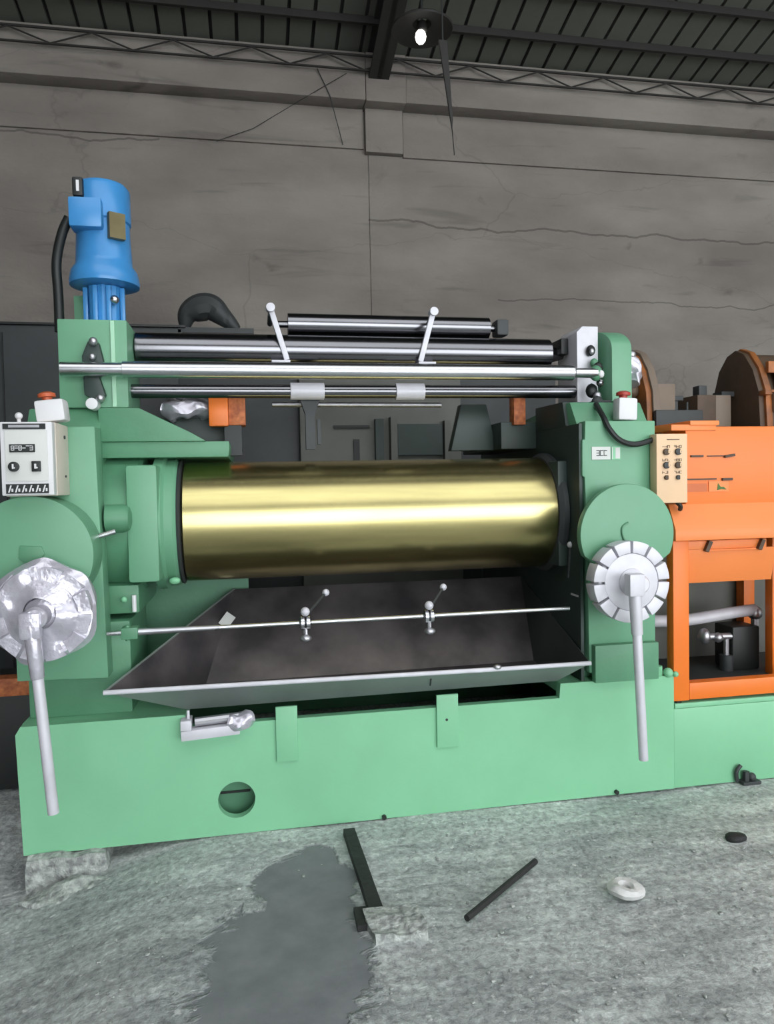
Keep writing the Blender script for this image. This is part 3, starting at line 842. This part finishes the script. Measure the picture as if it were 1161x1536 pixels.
# ================================================================== CONTROL BOX (left)
bx = thing('control_box', 'pale grey control box with black display and buttons on the left frame', 'control box', (-0.68, -0.1, 1.237))
MB().box(-0.762, -0.607, -0.165, 0.0, 1.237, 1.472).build('body', CREAM, bx, bevel=0.005)
MB().box(-0.762, -0.609, -0.20, -0.165, 1.240, 1.470).build('door', WHITE, bx, bevel=0.004)
MB().box(-0.748, -0.624, -0.203, -0.199, 1.285, 1.445).build('face_plate', PAPER, bx, bevel=0.001)
hd = MB().box(-0.752, -0.628, -0.205, -0.2, 1.447, 1.464).build('header_strip', BLACK, bx)
MB().box(-0.735, -0.645, -0.206, -0.204, 1.452, 1.460).build('header_mark', BRUSH, hd)
ds = MB().box(-0.734, -0.660, -0.207, -0.202, 1.375, 1.400).build('display', BLACK, bx)
random.seed(3)
def marks(parent, x0, x1, z0, z1, y, n, m, w=0.0022, name='mark', seed=1):
    """small printed strokes, one flat print object"""
    rnd = random.Random(seed)
    mb = MB()
    for i in range(n):
        cx = x0 + (i + 0.5) * (x1 - x0) / n
        hw = (x1 - x0) / n * 0.36
        hh = (z1 - z0) * 0.36
        cz = (z0 + z1) / 2
        for (a, b, c, d) in ((-1, 1, 1, 1), (-1, -1, 1, -1), (-1, -1, -1, 1), (1, -1, 1, 1), (-1, 0, 1, 0)):
            if rnd.random() < 0.62:
                xa, za, xb, zb = cx + a * hw, cz + b * hh, cx + c * hw, cz + d * hh
                mb.box(min(xa, xb) - w / 2, max(xa, xb) + w / 2, y - 0.0006, y, min(za, zb) - w / 2, max(za, zb) + w / 2)
    return mb.build(name, m, parent)
marks(ds, -0.730, -0.664, 1.379, 1.397, -0.207, 6, WHITE, seed=4, name='digits')
for xx, rr in ((-0.722, 0.0155), (-0.657, 0.013)):
    k_ = (MB().cyl((xx, -0.203, 1.33), (xx, -0.218, 1.33), rr, 24) if xx < -0.7 else MB().box(xx - 0.013, xx + 0.013, -0.213, -0.203, 1.314, 1.347)).build('knob', BLACK, bx, bevel=0.002)
    MB().box(xx - 0.003, xx + 0.002, -0.2195, -0.2125, 1.323, 1.338).ball((xx + 0.003, -0.2135 if xx > -0.7 else -0.2185, 1.326), 0.003, 1).build('knob_pointer', WHITE, k_)
bs = MB().box(-0.748, -0.624, -0.206, -0.2, 1.246, 1.276).build('button_strip', BLACK, bx)
for i in range(6):
    MB().prism([(-0.742 + i * 0.02, 1.250), (-0.738 + i * 0.02, 1.250), (-0.731 + i * 0.02, 1.272), (-0.735 + i * 0.02, 1.272)], 'y', -0.2075, -0.2055).box(-0.732 + i * 0.02, -0.727 + i * 0.02, -0.2075, -0.2055, 1.252, 1.262).build('button', WHITE, bs)
MB().cyl((-0.608, -0.06, 1.43), (-0.603, -0.06, 1.43), 0.006, 8).build('hinge', DARK, bx)
MB().cyl((-0.608, -0.06, 1.30), (-0.603, -0.06, 1.30), 0.004, 8).build('hinge', DARK, bx)
kn = MB().cyl((-0.722, -0.14, 1.472), (-0.722, -0.14, 1.488), 0.006, 10).ball((-0.722, -0.14, 1.494), 0.012, 2).build('cable_gland', WHITE, bx)

def estop(name_label, cx, y0, y1, z0, w, h, tilt, red):
    t = thing('emergency_stop', name_label, 'button', (cx, (y0 + y1) / 2, z0), 'emergency stop buttons')
    rot = roty(tilt)
    MB().box(cx - w / 2, cx + w / 2, y0, y1, z0, z0 + h, rot).build('housing', WHITE, t, bevel=0.010)
    c = Vector((cx, (y0 + y1) / 2, z0 + h / 2)); up = rot @ Vector((0, 0, 1))
    p = c + up * h / 2 - Vector((w * 0.12, 0, 0))
    MB().rev(p - up * 0.002, p + up * 0.05, [(0, 0.016), (0.012, 0.016), (0.013, 0.028), (0.024, 0.027), (0.030, 0.015)], 24).build('push_button', red, t)
    return t
estop('white emergency stop with orange-red button, tilted on top of the control box', -0.635, -0.12, -0.04, 1.478, 0.09, 0.072, -6, REDOR)
estop('white emergency stop with dark red button on the right green frame', 1.467, 0.0, 0.055, 1.487, 0.08, 0.088, 2, RED)

# black hose slung across the right frame head
hs = MB().tube([(1.38, 0.10, 1.56), (1.365, 0.01, 1.50), (1.375, -0.02, 1.45), (1.415, -0.025, 1.407), (1.48, -0.02, 1.39), (1.55, -0.02, 1.405), (1.60, -0.01, 1.425)], 0.011, 10).build('black_hose', BLACK)
tag(hs, 'black hose looping across the top of the right green frame', 'hose')

# label plates on right frame
for (xa, xb, lab, sd, n) in ((1.309, 1.387, 'small white sticker with dark characters on the right green frame', 11, 3), (1.392, 1.429, 'narrow pale sticker right beside the white one on green frame', 12, 1)):
    t = MB().box(xa, xb, -0.003, -0.0005, 1.333, 1.383).build('sticker', PAPER if n == 3 else GREEN, bevel=0.0, base=((xa + xb) / 2, -0.001, 1.333))
    tag(t, lab, 'sticker')
    if n == 3:
        marks(t, xa + 0.018, xb - 0.014, 1.345, 1.372, -0.003, 3, DARK, 0.003, 'lettering', sd)
    else:
        MB().box(xa + 0.001, xa + 0.004, -0.0036, -0.003, 1.335, 1.381).box(xa + 0.016, xb - 0.002, -0.0036, -0.003, 1.337, 1.379).build('sticker_print', PAPER, t)

# ================================================================== PUSH BUTTON PANEL (beige)
pp = thing('button_panel', 'tall beige push-button panel between green frame and orange cabinet', 'panel', (1.62, -0.03, 1.16))
MB().box(1.553, 1.685, -0.055, -0.005, 1.158, 1.428).build('panel_box', BEIGE, pp, bevel=0.004)
MB().box(1.596, 1.650, -0.0565, -0.055, 1.404, 1.407).build('panel_heading', BROWN_D, pp)
for i, zz in enumerate((1.358, 1.306, 1.258)):
    for j, xx in enumerate((1.592, 1.642)):
        b_ = MB().cyl((xx, -0.055, zz), (xx, -0.066, zz), 0.013 if i < 2 else 0.009, 16).build('panel_button', DARK if (i + j) % 2 else BROWN_D, pp, bevel=0.002)
        MB().box(xx + 0.004, xx + 0.010, -0.0675, -0.066, zz - 0.006, zz + 0.008).build('button_mark', BEIGE, b_)
        marks(b_, xx - 0.016, xx + 0.018, zz + 0.014, zz + 0.026, -0.0555, 3, BROWN_D, 0.0018, 'caption', 20 + i * 2 + j)
cbx = MB().tube([(1.66, -0.02, 1.16), (1.672, -0.025, 1.145), (1.68, -0.01, 1.13)], 0.009, 8).build('panel_gland', BLACK, pp)

# ================================================================== ORANGE CABINET
oc = thing('drive_cabinet', 'large orange steel drive cabinet with an open lower bay', 'cabinet', (2.2, 0.3, 0.345))
MB().box(1.725, 3.2, 0.02, 0.66, 1.13, 1.462).build('upper_body', ORANGE, oc, bevel=0.008)
MB().box(1.66, 1.86, 0.015, 0.30, 1.445, 1.47).box(1.74, 1.87, 0.01, 0.3, 1.465, 1.485).build('top_flange', ORANGE_L, oc, bevel=0.004)
MB().prism([(-0.03, 1.005), (-0.03, 1.05), (0.02, 1.15), (0.10, 1.15), (0.10, 1.005)], 'x', 1.648, 3.2).build('hood', ORANGE_L, oc, bevel=0.004)
MB().box(1.655, 1.725, 0.0, 0.05, 0.355, 1.005).build('corner_post', ORANGE, oc, bevel=0.004)
MB().box(1.725, 3.2, 0.0, 0.05, 0.357, 0.425).build('bottom_rail', ORANGE, oc, bevel=0.004)
MB().box(2.30, 2.40, 0.25, 0.30, 0.357, 1.005).build('inner_post', ORANGE, oc, bevel=0.004)
MB().box(2.40, 2.46, 0.58, 0.64, 0.355, 1.005).build('rear_post', ORANGE, oc, bevel=0.004)
MB().box(1.655, 1.70, 0.60, 0.65, 0.355, 1.005).build('rear_post', ORANGE, oc, bevel=0.004)
fl = MB().box(1.725, 2.085, 0.012, 0.03, 0.965, 1.0).prism([(0.012, 0.965), (0.03, 0.965), (0.06, 0.825), (0.042, 0.825)], 'x', 1.725, 2.13).build('hanging_flap', ORANGE_L, oc, bevel=0.002)
MB().box(1.80, 2.03, 0.002, 0.012, 0.958, 0.964).build('flap_crease', ORANGE, fl)
for xx in (1.81, 2.05):
    MB().box(xx - 0.006, xx + 0.010, -0.006, 0.012, 0.955, 1.0, roty(25)).build('flap_hook', BROWN_D, fl)
MB().box(1.655, 3.2, 0.655, 0.665, 0.345, 1.13).build('back_sheet', GREYB, oc)
MB().box(1.665, 3.2, 0.05, 0.655, 0.345, 0.357).build('bay_floor', DARK, oc)
MB().cyl((1.685, 0.02, 0.325), (1.685, 0.02, 0.357), 0.014, 8).build('levelling_foot', BLACK, oc)
# handles and print on the upper body
MB().box(1.745, 1.80, 0.012, 0.02, 1.338, 1.346).box(1.82, 1.90, 0.014, 0.02, 1.340, 1.344).box(1.895, 1.94, 0.008, 0.02, 1.337, 1.347, roty(-8)).build('hinge_bar', BROWN_D, oc)
MB().box(1.725, 1.86, 0.014, 0.02, 1.246, 1.252).box(1.885, 1.93, 0.010, 0.02, 1.242, 1.252).build('hinge_bar', BROWN_D, oc)
MB().box(1.730, 1.82, 0.018, 0.02, 1.198, 1.232).build('warning_print', PRINTO, oc)
pl = MB().box(1.825, 1.915, 0.016, 0.02, 1.198, 1.24).build('cabinet_label', ORANGE_L, oc)
MB().prism([(1.862, 1.203), (1.866, 1.232), (1.878, 1.216), (1.892, 1.216), (1.905, 1.205), (1.88, 1.207)], 'y', 0.0145, 0.016).build('label_print', GREENM, pl)
# pipe and valve in the bay
pv = thing('hydraulic_pipe', 'light grey pipe with brass valve fittings inside the orange cabinet bay', 'pipe', (2.1, 0.4, 0.357))
MB().tube([(1.70, 0.36, 0.615), (1.95, 0.40, 0.598), (2.2, 0.42, 0.615), (2.34, 0.42, 0.625)], 0.028, 12).build('pipe', ALU, pv)
MB().ball((2.34, 0.42, 0.61), 0.035, 2).build('pipe_elbow', BRUSH, pv)
MB().cyl((2.02, 0.38, 0.52), (2.20, 0.38, 0.515), 0.016, 12).ball((2.04, 0.37, 0.525), 0.032, 2, (0.8, 1, 1.2)).ball((2.11, 0.37, 0.515), 0.024, 2).cyl((2.16, 0.38, 0.515), (2.16, 0.38, 0.42), 0.012, 10).build('valve', BRUSH, pv)
MB().cyl((2.16, 0.38, 0.357), (2.16, 0.38, 0.43), 0.03, 12).build('pipe_foot', DARK, pv)
MB().cyl((2.34, 0.42, 0.357), (2.34, 0.42, 0.61), 0.018, 10).build('riser', BRUSH, pv)
MB().box(2.18, 2.32, 0.36, 0.5, 0.357, 0.56).build('pump_block', BLACK, pv, bevel=0.01)

# ================================================================== GEAR REDUCER & GUARDS BEHIND THE CABINET
gr = thing('gear_reducer', 'dark gear reducer housing behind the orange cabinet', 'gearbox', (2.4, 1.0, 0.325))
MB().box(1.72, 3.4, 0.69, 1.40, 0.325, 1.51).build('housing', DARK, gr, bevel=0.01)
MB().box(2.06, 2.33, 0.80, 1.05, 1.51, 1.61).build('bearing_cover', DARK, gr, bevel=0.01)
MB().box(2.195, 2.235, 0.88, 0.92, 1.61, 1.67).box(2.17, 2.26, 0.87, 0.93, 1.665, 1.69).build('breather', DARK, gr, bevel=0.004)
MB().cyl((2.30, 0.9, 1.60), (2.30, 0.9, 1.66), 0.006, 8).build('dipstick', DARK, gr)

def arch(cy, hw, h, z0, n=16):
    return [(cy + hw * math.cos(math.pi * k / n), z0 + h * math.sin(math.pi * k / n)) for k in range(n + 1)]
g1 = thing('coupling_guard', 'rusty brown pointed coupling guard behind the right green frame', 'guard', (2.05, 0.92, 1.51))
def leaf(cy, hw, h, z0):
    return [(cy - hw, z0), (cy - hw * 0.93, z0 + h * 0.45), (cy - hw * 0.7, z0 + h * 0.72), (cy - hw * 0.35, z0 + h * 0.93), (cy, z0 + h), (cy + hw * 0.35, z0 + h * 0.95), (cy + hw * 0.7, z0 + h * 0.78), (cy + hw * 0.93, z0 + h * 0.5), (cy + hw, z0)]
MB().prism(leaf(1.03, 0.20, 0.43, 1.511), 'x', 2.03, 2.06).build('guard_face', BROWN, g1, bevel=0.004)
MB().prism(leaf(1.03, 0.215, 0.445, 1.511), 'x', 2.06, 2.10).build('guard_rim', TAN, g1, bevel=0.004)
MB().box(2.10, 2.20, 0.85, 0.95, 1.61, 1.75).build('guard_bracket', TAN, g1, bevel=0.004)
MB().ball((1.985, 0.98, 1.83), 0.05, 2, (0.8, 1, 1)).build('guard_boss', BROWN, g1)
MB().ball((1.99, 0.93, 1.72), 0.045, 2).build('shaft_end', BROWN_D, g1)
g2 = thing('belt_guard', 'brown arched belt guard with orange rim on top at the far right', 'guard', (2.85, 0.92, 1.51))
MB().prism(leaf(0.92, 0.20, 0.43, 1.51), 'x', 2.60, 2.63).build('guard_face', BROWN_D, g2, bevel=0.004)
MB().prism(leaf(0.92, 0.19, 0.41, 1.51), 'x', 2.63, 3.25).build('guard_shell', BROWN_D, g2, bevel=0.004)
MB().prism(leaf(0.92, 0.215, 0.44, 1.51), 'x', 2.63, 2.665).build('guard_rim', BROWN, g2, bevel=0.004)
MB().box(2.66, 3.25, 0.735, 0.76, 1.795, 1.855).build('top_rail', BROWN, g2, bevel=0.004)
MB().box(2.70, 3.25, 0.725, 0.74, 1.70, 1.795).build('dark_window', BLACK, g2)
MB().box(2.85, 2.95, 0.722, 0.726, 1.735, 1.76).build('window_print', WHITE, g2)
MB().box(2.62, 3.25, 0.70, 0.73, 1.69, 1.702).build('lower_rail', BROWN, g2)
MB().box(2.60, 2.64, 0.68, 0.73, 1.675, 1.70).build('rail_hook', BROWN, g2, bevel=0.004)
MB().box(2.665, 2.74, 0.70, 0.72, 1.59, 1.68).build('small_plate', TAN, g2)
bb = thing('junction_box', 'brown junction box with a knob on top beside the belt guard', 'box', (2.43, 0.92, 1.51))
MB().box(2.335, 2.445, 0.86, 1.10, 1.51, 1.695).build('box_body', BROWN_D, bb, bevel=0.005)
MB().box(2.445, 2.54, 0.87, 1.10, 1.51, 1.695).build('box_side', TAN, bb, bevel=0.005)
MB().box(2.37, 2.42, 0.9, 0.96, 1.695, 1.75).build('box_knob', DARK, bb, bevel=0.008)
MB().box(2.52, 2.595, 0.92, 1.0, 1.695, 1.72).build('box_strap', DARK, bb)

# ================================================================== BACKGROUND
dc = thing('dark_cabinet', 'big dark grey sheet-metal cabinet against the wall behind the left post', 'cabinet', (-1.0, 2.7, 0))
MB().box(-2.6, -0.42, 2.45, 3.0, 0.0, 2.33).build('cabinet_body', DARK, dc, bevel=0.01)
MB().box(-2.62, -0.40, 2.43, 3.02, 2.33, 2.345).build('cabinet_top', BLACK, dc, bevel=0.003)
MB().box(-1.55, -1.54, 2.44, 2.452, 0.05, 2.28).build('door_gap', BLACK, dc)
tp = MB().tube([(-0.42, 2.62, 2.36), (-0.40, 2.62, 2.45), (-0.33, 2.62, 2.50), (-0.24, 2.62, 2.51), (-0.16, 2.62, 2.45), (-0.06, 2.62, 2.36)], [0.03 + 0.065 * math.sin(math.pi * min(k / 30, 1)) for k in range(31)], 10)
o_ = tp.build('rubber_hose', DARK, base=(-0.24, 2.62, 2.33))
tag(o_, 'dark bent rubber hose arching above the cabinet behind the rollers', 'hose')
MB().box(-0.45, 0.05, 2.45, 2.9, 2.30, 2.335).build('cabinet_ledge', DARK, dc)
rm = thing('rear_machine', 'grey machine housing seen behind the rolls through the gap', 'machine', (0.8, 1.9, 0))
MB().box(0.30, 1.30, 1.75, 2.3, 0.0, 1.93).build('machine_body', GREYB, rm, bevel=0.01)
MB().box(-0.40, 0.30, 1.80, 2.3, 0.0, 1.92).build('side_body', DARK, rm, bevel=0.01)
MB().box(1.30, 1.95, 1.80, 2.3, 0.0, 1.92).build('side_body', DARK, rm, bevel=0.01)
MB().box(0.50, 0.72, 1.735, 1.75, 1.60, 1.615).build('slot', BLACK, rm)
MB().box(0.62, 0.655, 1.73, 1.75, 1.38, 1.53).build('slot', BLACK, rm)
MB().box(0.75, 0.80, 1.70, 1.75, 1.0, 1.65).build('upright', DKGREEN, rm)
MB().box(0.84, 0.88, 1.68, 1.75, 1.0, 1.66).build('upright', GREYB, rm)
MB().box(0.89, 1.17, 1.72, 1.75, 1.43, 1.62).build('inspection_panel', DKGREEN, rm)
MB().box(1.18, 1.22, 1.70, 1.75, 1.0, 1.64).build('upright', GREYB, rm)
bb2 = MB().box(-1.6, -0.86, 0.56, 0.64, 0.41, 0.485).build('brown_beam', COPPER, bevel=0.006, base=(-1.2, 0.6, 0.41))
tr = thing('side_bench', 'low dark bench with a rusty beam left of the mill', 'bench', (-1.3, 0.8, 0))
MB().box(-1.7, -0.87, 0.62, 1.1, 0.0, 0.41).build('bench_body', BLACK, tr, bevel=0.01)
bb2.parent = tr
bb2.location = Vector((-1.2, 0.6, 0.41)) - Vector((-1.3, 0.8, 0))
bb2.name = 'bench_beam'

# ceiling lamp and hanging strip
lm = thing('pendant_lamp', 'lit pendant lamp with a wide dark shade under the roof', 'lamp', (1.145, 2.0, 4.1))
MB().rev((1.155, 2.0, 4.22), (1.155, 2.0, 4.0), [(0, 0.03), (0.02, 0.06), (0.05, 0.19), (0.06, 0.20), (0.07, 0.195), (0.05, 0.15), (0.03, 0.06)], 32, caps=False).build('shade', TRUSS, lm)
MB().cyl((1.155, 2.0, 4.20), (1.155, 2.0, 5.16), 0.008, 8).build('cord', BLACK, lm)
MB().rev((1.155, 2.0, 4.20), (1.155, 2.0, 4.0), [(0, 0.03), (0.05, 0.035), (0.055, 0.03)], 16).build('socket', TRUSS, lm)
EM = bpy.data.materials.new('lit_bulb'); EM.use_nodes = True
eb = EM.node_tree.nodes['Principled BSDF']
eb.inputs['Emission Color'].default_value = (1, 0.97, 0.9, 1)
eb.inputs['Emission Strength'].default_value = 3.0
MB().ball((1.145, 2.0, 4.11), 0.036, 2, (1, 1, 1.3)).build('bulb', EM, lm)
hs2 = thing('hanging_strip', 'narrow tapering strip hanging down beside the pendant lamp', 'strip', (1.28, 1.78, 3.43))
MB().prism([(1.203, 3.966), (1.256, 3.966), (1.285, 3.49), (1.280, 3.43), (1.269, 3.49)], 'y', 1.772, 1.788).build('strip', RAFT, hs2, bevel=0.002)
MB().cyl((1.23, 1.78, 3.96), (1.22, 1.78, 5.20), 0.006, 6).build('strip_cord', BLACK, hs2)
MB().cyl((1.28, 1.78, 3.44), (1.292, 1.78, 3.28), 0.003, 6).build('pull_wire', TRUSS, hs2)
# loose wires on the wall
w1 = MB().tube([(0.86, 3.40, 4.62), (0.60, 3.41, 4.46), (0.10, 3.555, 4.20), (-0.2, 3.56, 4.08)], 0.003, 6, smooth=False).build('wall_wire', RAFT)
tag(w1, 'thin grey wire slanting down left across the wall ledge', 'wire')
w2 = MB().tube([(0.62, 3.40, 4.64), (0.72, 3.41, 4.44), (0.84, 3.565, 4.12)], 0.004, 6, smooth=False).build('wall_wire', BLACK)
tag(w2, 'short dark wire hanging steeply just left of the pilaster', 'wire')

# ================================================================== LOOSE THINGS ON THE FLOOR
pad = MB().box(-0.785, -0.53, -0.035, 0.35, -0.14, -0.004).rough(0.016, 16, 1, 9)
tag(pad.build('grout_pad', CONC, base=(-0.67, 0.1, -0.13)), 'rough crumbling grout pad under the left corner of the green base', 'pad')
pad2 = MB().ball((-0.62, -0.08, -0.105), 0.10, 3, (1.7, 0.9, 0.35)).rough(0.024, 22, 6, 1)
tag(pad2.build('grout_spill', CONC, base=(-0.6, -0.08, -0.13)), 'low spill of broken grout on the floor before the base corner', 'rubble')
b1 = MB().box(0.302, 0.342, -0.60, -0.09, -0.002, 0.022, rotz(1.5)).box(0.264, 0.290, -0.67, -0.575, -0.002, 0.016).box(0.27, 0.33, -0.60, -0.575, -0.002, 0.016).rough(0.003, 20, 2, 3)  # bar, plus a short dark foot standing for the chunk's shadow
tag(b1.build('iron_bar_and_shadow', IRON, base=(0.32, -0.34, 0)), 'thick dark iron bar lying towards the green base, with chunk shadow foot', 'bar')
b2 = MB().cyl((0.575, -0.69, 0.010), (0.885, -0.435, 0.010), 0.010, 10)
tag(b2.build('iron_rod', IRON, base=(0.73, -0.56, 0)), 'thin black iron rod lying slantwise on the open floor', 'rod')
b3 = MB().box(0.295, 0.45, -0.74, -0.61, -0.03, 0.024).rough(0.013, 24, 9, 6)
tag(b3.build('concrete_chunk', CONC, base=(0.36, -0.66, -0.005)), 'flat rough concrete chunk at the near end of the iron bar', 'chunk')
b4 = MB().rev((1.085, -0.655, 0.002), (1.085, -0.655, 0.05), [(0, 0.028), (0.0, 0.05), (0.014, 0.054), (0.028, 0.040), (0.030, 0.022), (0.02, 0.014), (0.0, 0.013), (0, 0.028)], 18, caps=False)
for v in b4.bm.verts:
    v.co += wobble(v.co * 22) * 0.007
tag(b4.build('stone_ring', STONE, base=(1.085, -0.655, 0)), 'small pale ring-shaped stone lying on the floor at right', 'stone')
b5 = MB().ball((1.62, -0.43, 0.008), 0.03, 2, (1.3, 1, 0.6)).rough(0.006, 30, 3, 1)
tag(b5.build('dark_stone', IRON, base=(1.62, -0.43, 0)), 'small dark stone at the right edge of the floor', 'stone')
# crumbs of concrete, beyond counting
rnd = random.Random(5)
cr_ = MB()
for i in range(420):
    x_, y_ = rnd.uniform(-0.6, 2.1), rnd.uniform(-1.3, -0.06)
    if (x_ - 0.1) ** 2 / 0.05 + (y_ + 0.7) ** 2 / 0.14 < 1.0:
        continue
    if 0.24 < x_ < 0.47 and y_ > -0.78:
        continue
    r_ = rnd.uniform(0.002, 0.006)
    cr_.ball((x_, y_, floor_z(x_, y_) + r_ * 0.3), r_, 1, (rnd.uniform(0.8, 1.6), rnd.uniform(0.8, 1.6), 0.7))
tag(cr_.build('concrete_crumbs', CONC), 'fine pale concrete crumbs scattered over the floor', 'crumbs', kind='stuff')
